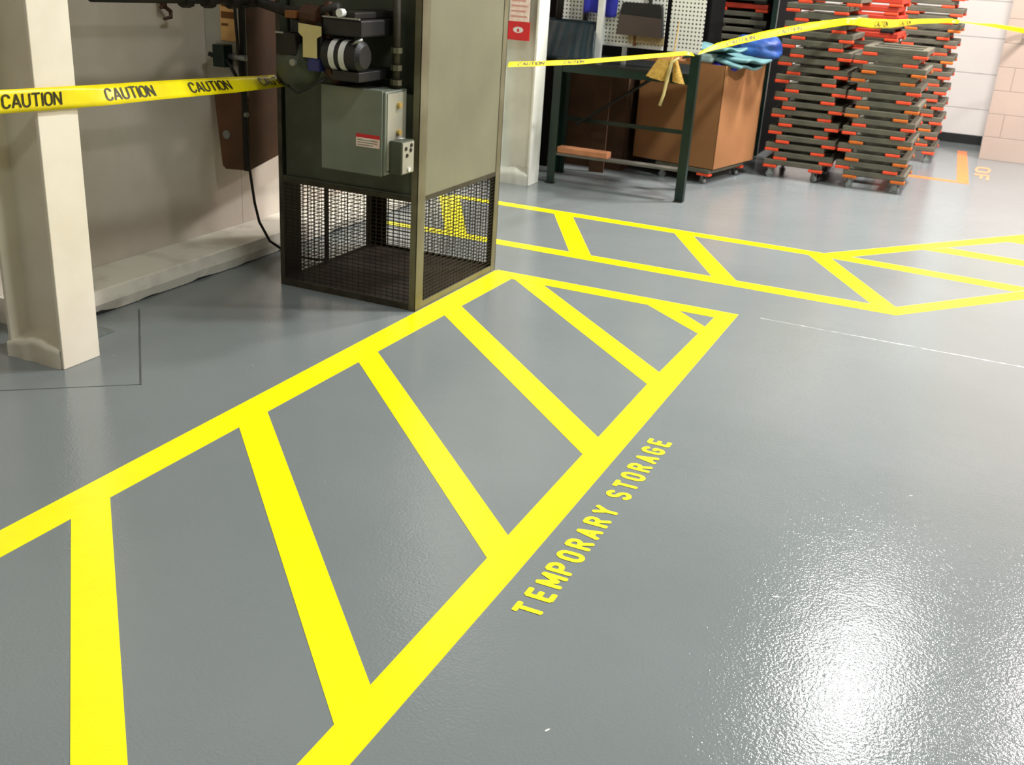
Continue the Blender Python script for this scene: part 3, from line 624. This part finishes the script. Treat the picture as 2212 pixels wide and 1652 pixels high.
# pegboards standing on the bench
def pegboard(x0, x1, y, label, zb=.983, z1=1.85, legs=()):
    t = thing('pegboard', label, 'pegboard', ((x0+x1)/2, y, .862), 'white pegboards on the bench')
    MB().box(x0, x1, y, y+.006, zb, z1).build('panel', m_peg, t)
    for lx in legs: MB().box(lx-(.021 if lx == legs[0] else .012), lx+(.021 if lx == legs[0] else .012), y-.085, y-.045, .862, z1 if lx == legs[0] else zb).build('frame_post', m_whitel if lx == legs[0] else m_grey, t)
    MB().box(x0, x1, y-.003, y+.009, zb-.008, zb+.003).build('frame_rail', m_whitel, t)
    return t
pegboard(-2.72, -2.258, 7.50, 'white pegboard panel carrying the dustpan, on thin frame posts', legs=(-2.71, -2.515))
pegboard(-2.226, -1.985, 7.50, 'white pegboard panel with the straw whisk, right-hand end of the bench', legs=())
pegboard(-3.06, -2.74, 7.55, 'white pegboard panel behind the big teal shovel', legs=())
# lobby dustpan
dp = thing('dustpan', 'black and grey-brown dustpan hanging on the middle pegboard', 'dustpan', (-2.36, 7.46, 1.1))
mb = MB(); pts = []
x0, x1, zb, zt = -2.59, -2.255, 1.06, 1.275
top = [(x1-.022-.025+.025*math.cos(a), zt-.03+.03*math.sin(a)) for a in [math.pi/2*k/5 for k in range(6)]] + [(x0+.048-.025*math.sin(a)-.0, zt-.03+.03*math.cos(a)) for a in [math.pi/2*k/5 for k in range(6)]]
mb.prism([(x0, 7.485, zb), (x1, 7.485, zb)] + [(a, 7.485, b) for a, b in top], (0, -.05, 0)); mb.build('hood', m_black, dp)
MB().prism([(x0+.002, 7.436, zb), (x1-.004, 7.436, zb), (x1-.018, 7.436, zb+.125), (x0+.026, 7.436, zb+.135)], (0, -.012, 0)).build('pan', m_dustpan, dp)
MB().box(-2.51, -2.25, 7.472, 7.486, zb-.05, zb).build('bristles', m_bristle, dp)
MB().tube([(-2.37, 7.47, 1.27), (-2.365, 7.47, 1.75)], .013, 8).build('handle', m_black, dp)
MB().box(-2.47, -2.45, 7.47, 7.485, .99, 1.06).build('strap', m_brownprint, dp)
# whisk broom
wk = thing('straw_whisk', 'straw whisk broom hanging from the bench corner under the pegboard', 'broom', (-2.1, 7.2, .9))
def bundle(xa, xb, xc, xd, zt, z0a, z0b):
    mb = MB(); n = 16
    mb.grid(lambda u, v: (((xa+(xb-xa)*u)*(1-v)+(xc+(xd-xc)*u)*v), 7.195-.018*math.sin(math.pi*u)*(1+.0*v), zt*(1-v)+(z0a+(z0b-z0a)*u+.006*noise.noise((u*20, 0, xa)))*v), n, 6)
    mb.grid(lambda u, v: (((xa+(xb-xa)*u)*(1-v)+(xc+(xd-xc)*u)*v), 7.205, zt*(1-v)+(z0a+(z0b-z0a)*u)*v), n, 6)
    return mb.build('bristles', m_straw, wk)
bundle(-2.19, -2.10, -2.265, -2.10, .945, .825, .795)
bundle(-2.085, -2.055, -2.075, -1.99, .945, .805, .795)
MB().tube([(-2.10, 7.19, .93), (-2.085, 7.19, 1.0), (-2.075, 7.20, 1.19)], [.012, .004, .003], 8).build('handle', m_straw, wk)
tt = thing('tape_tail', 'loose rolled pale yellow tape end hanging from the bench corner', 'tape', (-2.09, 7.18, .9))
MB().tube([(-2.04, 7.18, .965), (-2.085, 7.165, .93), (-2.095, 7.16, .87), (-2.105, 7.16, .80), (-2.115, 7.16, .72), (-2.135, 7.16, .645)], [.006, .011, .012, .011, .010, .010], 8).build('strip', m_tan, tt, smooth=True)
# big teal shovel
sh = thing('teal_shovel', 'large dark teal plastic shovel blade leaning against the bench left end', 'shovel', (-2.88, 7.4, .862))
def blade(off):
    def fn(u, v):
        hw = .21+.04*(1-v)**2; x = -2.945+(u*2-1)*hw+.012*(1-v); z = .868+.25*v
        y = 7.30+.16*v-.03*math.sin(math.pi*u)+.003*math.sin(u*38)
        return (x, y+off, z)
    return fn
mb = MB(); mb.grid(blade(0), 40, 12); o = mb.build('blade', m_teal, sh, smooth=True); so = o.modifiers.new('s', 'SOLIDIFY'); so.thickness = .006
MB().box(-3.145, -2.735, 7.45, 7.475, 1.105, 1.13, .004).build('top_rib', m_teal, sh)
MB().tube([(-3.04, 7.46, 1.10), (-3.03, 7.48, 1.6)], .026, 12).build('handle', m_iron, sh, smooth=True)
ps = MB().tube([(-2.86, 7.52, .862), (-2.855, 7.52, 1.7)], .020, 10).build('broom_handle', m_black, None, smooth=True)
tag(ps, 'dark upright broom handle between the teal shovel and the blue cloth', 'handle')
bc = MB()
bc.grid(lambda u, v: (-2.86+.27*u-.02*v*u, 7.476-.010*math.sin(u*9)-.006*math.sin(u*4+v*3), 1.62-.445*v+.012*math.sin(u*6)), 24, 16)
o = bc.build('blue_cloth', m_cloth, None, smooth=True); so = o.modifiers.new('s', 'SOLIDIFY'); so.thickness = .004
tag(o, 'bright blue cloth hanging over the pegboard frame', 'cloth')
ty = thing('parts_tray', 'flat dark tray on the left end of the bench top', 'tray', (-2.85, 7.3, .862))
MB().box(-2.94, -2.66, 7.235, 7.29, .863, .880, .004).build('tray', m_benchtop, ty)
MB().box(-2.76, -2.70, 7.232, 7.26, .880, .886, .002).build('clip', m_grey, ty)

# ------------------------------------------------------------------ dollies
DW, DD, PITCHZ, RIMH, PADH = .46, .62, .0655, .0415, .024
def dolly_meshes(m_body, m_pad, tagn):
    mb = MB()      # rim frame with an open centre, rounded
    mb.box(0, DW, 0, .05, 0, RIMH, .006); mb.box(0, DW, DD-.05, DD, 0, RIMH, .006)
    mb.box(0, .05, .05, DD-.05, 0.001, RIMH-.001, .004); mb.box(DW-.05, DW, .05, DD-.05, .001, RIMH-.001, .004)
    mb.box(.05, DW-.05, DD/2-.04, DD/2+.04, .004, RIMH-.004)
    me = D.meshes.new('frame'+tagn); bmesh.ops.recalc_face_normals(mb.bm, faces=mb.bm.faces); mb.bm.to_mesh(me); mb.bm.free(); me.materials.append(m_body)
    mb = MB(); mb.box(-.001, .106, -.002, .056, 0, PADH, .006); pm = D.meshes.new('pad'+tagn); mb.bm.to_mesh(pm); mb.bm.free(); pm.materials.append(m_pad)
    return me, pm
mb = MB(); mb.tube([(0, -.011, .028), (0, .011, .028)], .028, 16); mb.box(-.016, .016, -.016, -.012, .022, .075); mb.box(-.016, .016, .012, .016, .022, .075); mb.box(-.02, .02, -.018, .018, .072, .078)
cast_me = D.meshes.new('caster'); bmesh.ops.recalc_face_normals(mb.bm, faces=mb.bm.faces); mb.bm.to_mesh(cast_me); mb.bm.free(); cast_me.materials.append(m_wheel)
DM = {'grey': dolly_meshes(m_dolly, m_pad_or, '_a'), 'amber': dolly_meshes(m_dolly, m_pad_am, '_b'), 'orange': dolly_meshes(m_dolly_or, m_pad_or, '_c'), 'plain': dolly_meshes(m_dolly, m_iron, '_d')}  # last kind: corner pads coloured dark where the gaps get no light
ORD = ['bottommost', 'second', 'third', 'fourth', 'fifth', 'sixth', 'seventh', 'eighth', 'ninth', 'tenth', 'eleventh', 'twelfth', 'thirteenth', 'fourteenth', 'fifteenth', 'sixteenth', 'seventeenth', 'eighteenth', 'nineteenth', 'twentieth', 'twenty-first', 'twenty-second', 'twenty-third']
CAST_H = .078
def dolly(x, y, z, kind, label, group, casters):
    me, pm = DM[kind]
    t = D.objects.new('furniture_dolly', None); COL.objects.link(t); t.location = (x, y, z); t.empty_display_size = .05
    tag(t, label, 'dolly', group)
    h = CAST_H if casters else 0
    f = D.objects.new('frame', me); COL.objects.link(f); f.parent = t; f.location = (0, 0, h+PADH)
    for (cx, cy) in ((0, 0), (DW-.102, 0), (0, DD-.054), (DW-.102, DD-.054)):
        p = D.objects.new('corner_pad', pm); COL.objects.link(p); p.parent = t; p.location = (cx, cy, h)
    if casters:
        for (cx, cy) in ((.055, .03), (DW-.055, .03), (.055, DD-.03), (DW-.055, DD-.03)):
            p = D.objects.new('caster', cast_me); COL.objects.link(p); p.parent = t; p.location = (cx, cy, 0); p.rotation_euler = (0, 0, random.uniform(-.8, .8))
    return t
def stack(x, y, n, where, group, kind='grey', off=.075, first=1, kinds=None, z0=0, jit=.008, top=None):
    z = z0
    for i in range(n):
        cs = (i == 0)
        k = (kinds or {}).get(i, kind)
        dx = (off if (i+first) % 2 else 0) + random.uniform(-jit, jit)
        cl = {'grey': 'grey dolly with orange corners', 'amber': 'grey dolly with amber corners', 'orange': 'all-orange dolly', 'plain': 'grey dolly with dark corners'}[k]
        pos = ORD[i] + (' from floor' if i else '')
        if i == n-1 and top: pos = 'topmost'
        dolly(x+dx, y+random.uniform(-.006, .006), z, k, f'{cl}, {pos} of {where}', group, cs)
        z += (CAST_H if cs else 0)+PITCHZ
    return z
stack(-1.672, 8.66, 21, 'the tall stack beside the box', 'dollies in the tall front stack', first=0)
stack(-1.115, 8.64, 15, 'the lower front stack', 'dollies in the lower front stack', first=1, off=.065, kinds={0: 'amber', 2: 'amber', 4: 'amber', 7: 'amber', 8: 'amber', 11: 'amber', 12: 'amber'}, top=True)
stack(-1.04, 10.41, 21, 'the stack by the white wall', 'dollies in the rear stack', first=1, kinds={3: 'amber', 12: 'amber', 16: 'amber'})
stack(-1.40, 9.42, 20, 'the stack between the front stacks', 'dollies behind the lower front stack', first=0, kind='plain', off=.03, kinds={15: 'orange', 17: 'orange', 18: 'orange', 19: 'orange', 13: 'orange'})
stack(-2.52, 9.70, 20, 'the stack in the rack', 'dollies in the rack behind the cardboard box', first=0, kind='plain', off=.03, kinds={i: 'orange' for i in (17, 19)})
# storage rack behind
rk = thing('storage_rack', 'dark green steel rack with a dark back panel behind the box and bench', 'rack', (-2.6, 10.6, 0))
for lx, ly in ((-1.945, 9.62), (-3.0, 9.62), (-1.945, 10.55), (-3.0, 10.55)): MB().box(lx-.022, lx+.022, ly-.022, ly+.022, 0, 2.4).build('upright', m_green, rk)
MB().box(-3.02, -1.92, 10.56, 10.58, .05, 2.4).build('back_panel', m_matt, rk)  # added black sheet, hides the white wall so the corner stays dark
MB().box(-1.935, -1.925, 9.62, 10.57, .02, 2.4).build('side_panel', m_matt, rk)  # added panel, put here to shade the dolly stack inside
MB().box(-3.0, -1.96, 9.60, 9.63, 1.5, 1.56).build('beam', m_green, rk)
MB().box(-3.0, -1.96, 9.62, 10.55, 1.56, 1.58).build('shelf', m_matt, rk)

# ------------------------------------------------------------------ big cardboard box on a dolly
bx = thing('cardboard_box', 'big brown cardboard box on an orange-cornered dolly behind the bench', 'box', (-2.25, 8.3, .145))
ang = math.atan2(.143, .70)      # the box stands a little askew
cA = V(-1.911, 7.979)
dY = V(math.sin(ang)*1.0, math.cos(ang)); dX = V(-math.cos(ang), math.sin(ang)*1.0)
def bxp(u, v): q = cA+dX*u+dY*v; return (q.x, q.y)
BW, BD, Z0, Z1, TW = .70, .72, .118, .872, .005
for (a, b, nm) in (((0, 0), (BW, 0), 'panel'), ((0, 0), (0, BD), 'panel'), ((BW, 0), (BW, BD), 'panel'), ((0, BD), (BW, BD), 'panel')):
    pa, pb = V(*bxp(*a)), V(*bxp(*b)); d = (pb-pa).normalized(); n = V(-d.y, d.x); mid = V(*bxp(BW/2, BD/2)); n = n if (mid-pa).dot(n) > 0 else -n
    MB().poly([(pa.x, pa.y), (pb.x, pb.y), ((pb+n*TW).x, (pb+n*TW).y), ((pa+n*TW).x, (pa+n*TW).y)], Z0, Z1).build('panel', m_card, bx)
MB().poly([bxp(.01, .01), bxp(BW-.01, .01), bxp(BW-.01, BD-.01), bxp(.01, BD-.01)], Z0, Z0+.005).build('bottom', m_card, bx)
t = dolly(0, 0, 0, 'grey', 'grey dolly with orange corners carrying the big cardboard box', None, True)
t.rotation_euler = (0, 0, -ang); q = bxp(.485, -.012); t.location = (q[0], q[1], 0); t.scale = (1, 1, .78)
# contents
def blob(name, label, cat, cx, cy, cz, rx, ry, rz_, m, seed, rot=0, amp=.25, squash=1):
    mb = MB(); bmesh.ops.create_uvsphere(mb.bm, u_segments=32, v_segments=18, radius=1)
    Rm = Matrix.Rotation(rot, 3, 'Z')
    for v in mb.bm.verts:
        n = noise.noise(v.co*1.6+V(seed, 0, 0))*amp+noise.noise(v.co*4+V(0, seed, 0))*amp*.35
        c = v.co*(1+n); v.co = Rm @ V(c.x*rx, c.y*ry, c.z*rz_) + V(cx, cy, cz)
    o = mb.build(name, m, None, smooth=True, origin=(cx, cy, cz)); tag(o, label, cat); return o
blob('blue_tarp', 'bunched bright blue tarp on top of the cardboard box', 'tarp', -1.82, 8.52, .985, .21, .16, .10, m_bag, 3, rot=-.3)
blob('blue_tarp', 'small folded royal blue tarp at the front rim of the cardboard box', 'tarp', -1.96, 8.12, .86, .10, .08, .045, m_cloth, 9)
for k, (px, py, pz, L_, ro) in enumerate(((-2.0, 8.2, .905, .26, -.35), (-1.93, 8.24, .938, .24, -.42), (-2.07, 8.18, .972, .2, -.35))):
    mb = MB(); c_, s_ = math.cos(ro), math.sin(ro)
    def fn(u, v, px=px, py=py, pz=pz, L_=L_, k=k):
        a = (u-.5)*L_*2; b = (v-.5)*.30
        return (px+a*c_-b*s_, py+a*s_+b*c_, pz+.02*math.sin(u*5+k)+.012*math.sin(v*7)-.05*(u-.5)**2)
    mb.grid(fn, 24, 12); o = mb.build('moving_pad', m_pad, None, smooth=True); so = o.modifiers.new('s', 'SOLIDIFY'); so.thickness = .016
    tag(o, ['pale teal moving pad, lowest of the three on the cardboard box', 'pale teal moving pad in the middle of the three on the box', 'pale teal moving pad, topmost and leftmost on the box'][k], 'pad', 'teal pads on the cardboard box')
lk = thing('steel_locker', 'tall black steel locker in the dark corner behind the bench', 'locker', (-3.0, 8.9, 0))  # no locker known here; black body added so the corner reads dark
MB().box(-3.33, -2.30, 8.86, 9.3, 0, 2.2, .004).build('body', m_matt, lk)
MB().box(-3.32, -2.82, 8.852, 8.86, .06, 2.18, .002).build('door', m_matt, lk); MB().box(-2.81, -2.31, 8.852, 8.86, .06, 2.18, .002).build('door', m_matt, lk)
lk = thing('steel_locker', 'narrow black steel locker against the left wall behind the far column', 'locker', (-3.4, 8.3, 0))  # second made-up locker, covers the pale wall with black
MB().box(-3.59, -3.19, 7.80, 8.80, 0, 2.2, .004).build('body', m_matt, lk)
MB().box(-3.188, -3.18, 7.83, 8.77, .06, 2.18, .002).build('door', m_matt, lk)
fc = MB().box(-2.17, -2.02, 8.02, 8.14, .877, .945, .02, rz=-.2)
tag(fc.build('folded_cloth', mat('grey_teal_cloth', (150, 172, 170), .8, rgb2=(130, 154, 154), nscale=9), None, smooth=False), 'folded pale grey-teal cloth on the front left rim of the cardboard box', 'cloth')
# second box and loose cardboard behind the bench
b2 = thing('cardboard_box', 'dark shaded cardboard box behind the left half of the bench', 'box', (-2.9, 8.2, 0))
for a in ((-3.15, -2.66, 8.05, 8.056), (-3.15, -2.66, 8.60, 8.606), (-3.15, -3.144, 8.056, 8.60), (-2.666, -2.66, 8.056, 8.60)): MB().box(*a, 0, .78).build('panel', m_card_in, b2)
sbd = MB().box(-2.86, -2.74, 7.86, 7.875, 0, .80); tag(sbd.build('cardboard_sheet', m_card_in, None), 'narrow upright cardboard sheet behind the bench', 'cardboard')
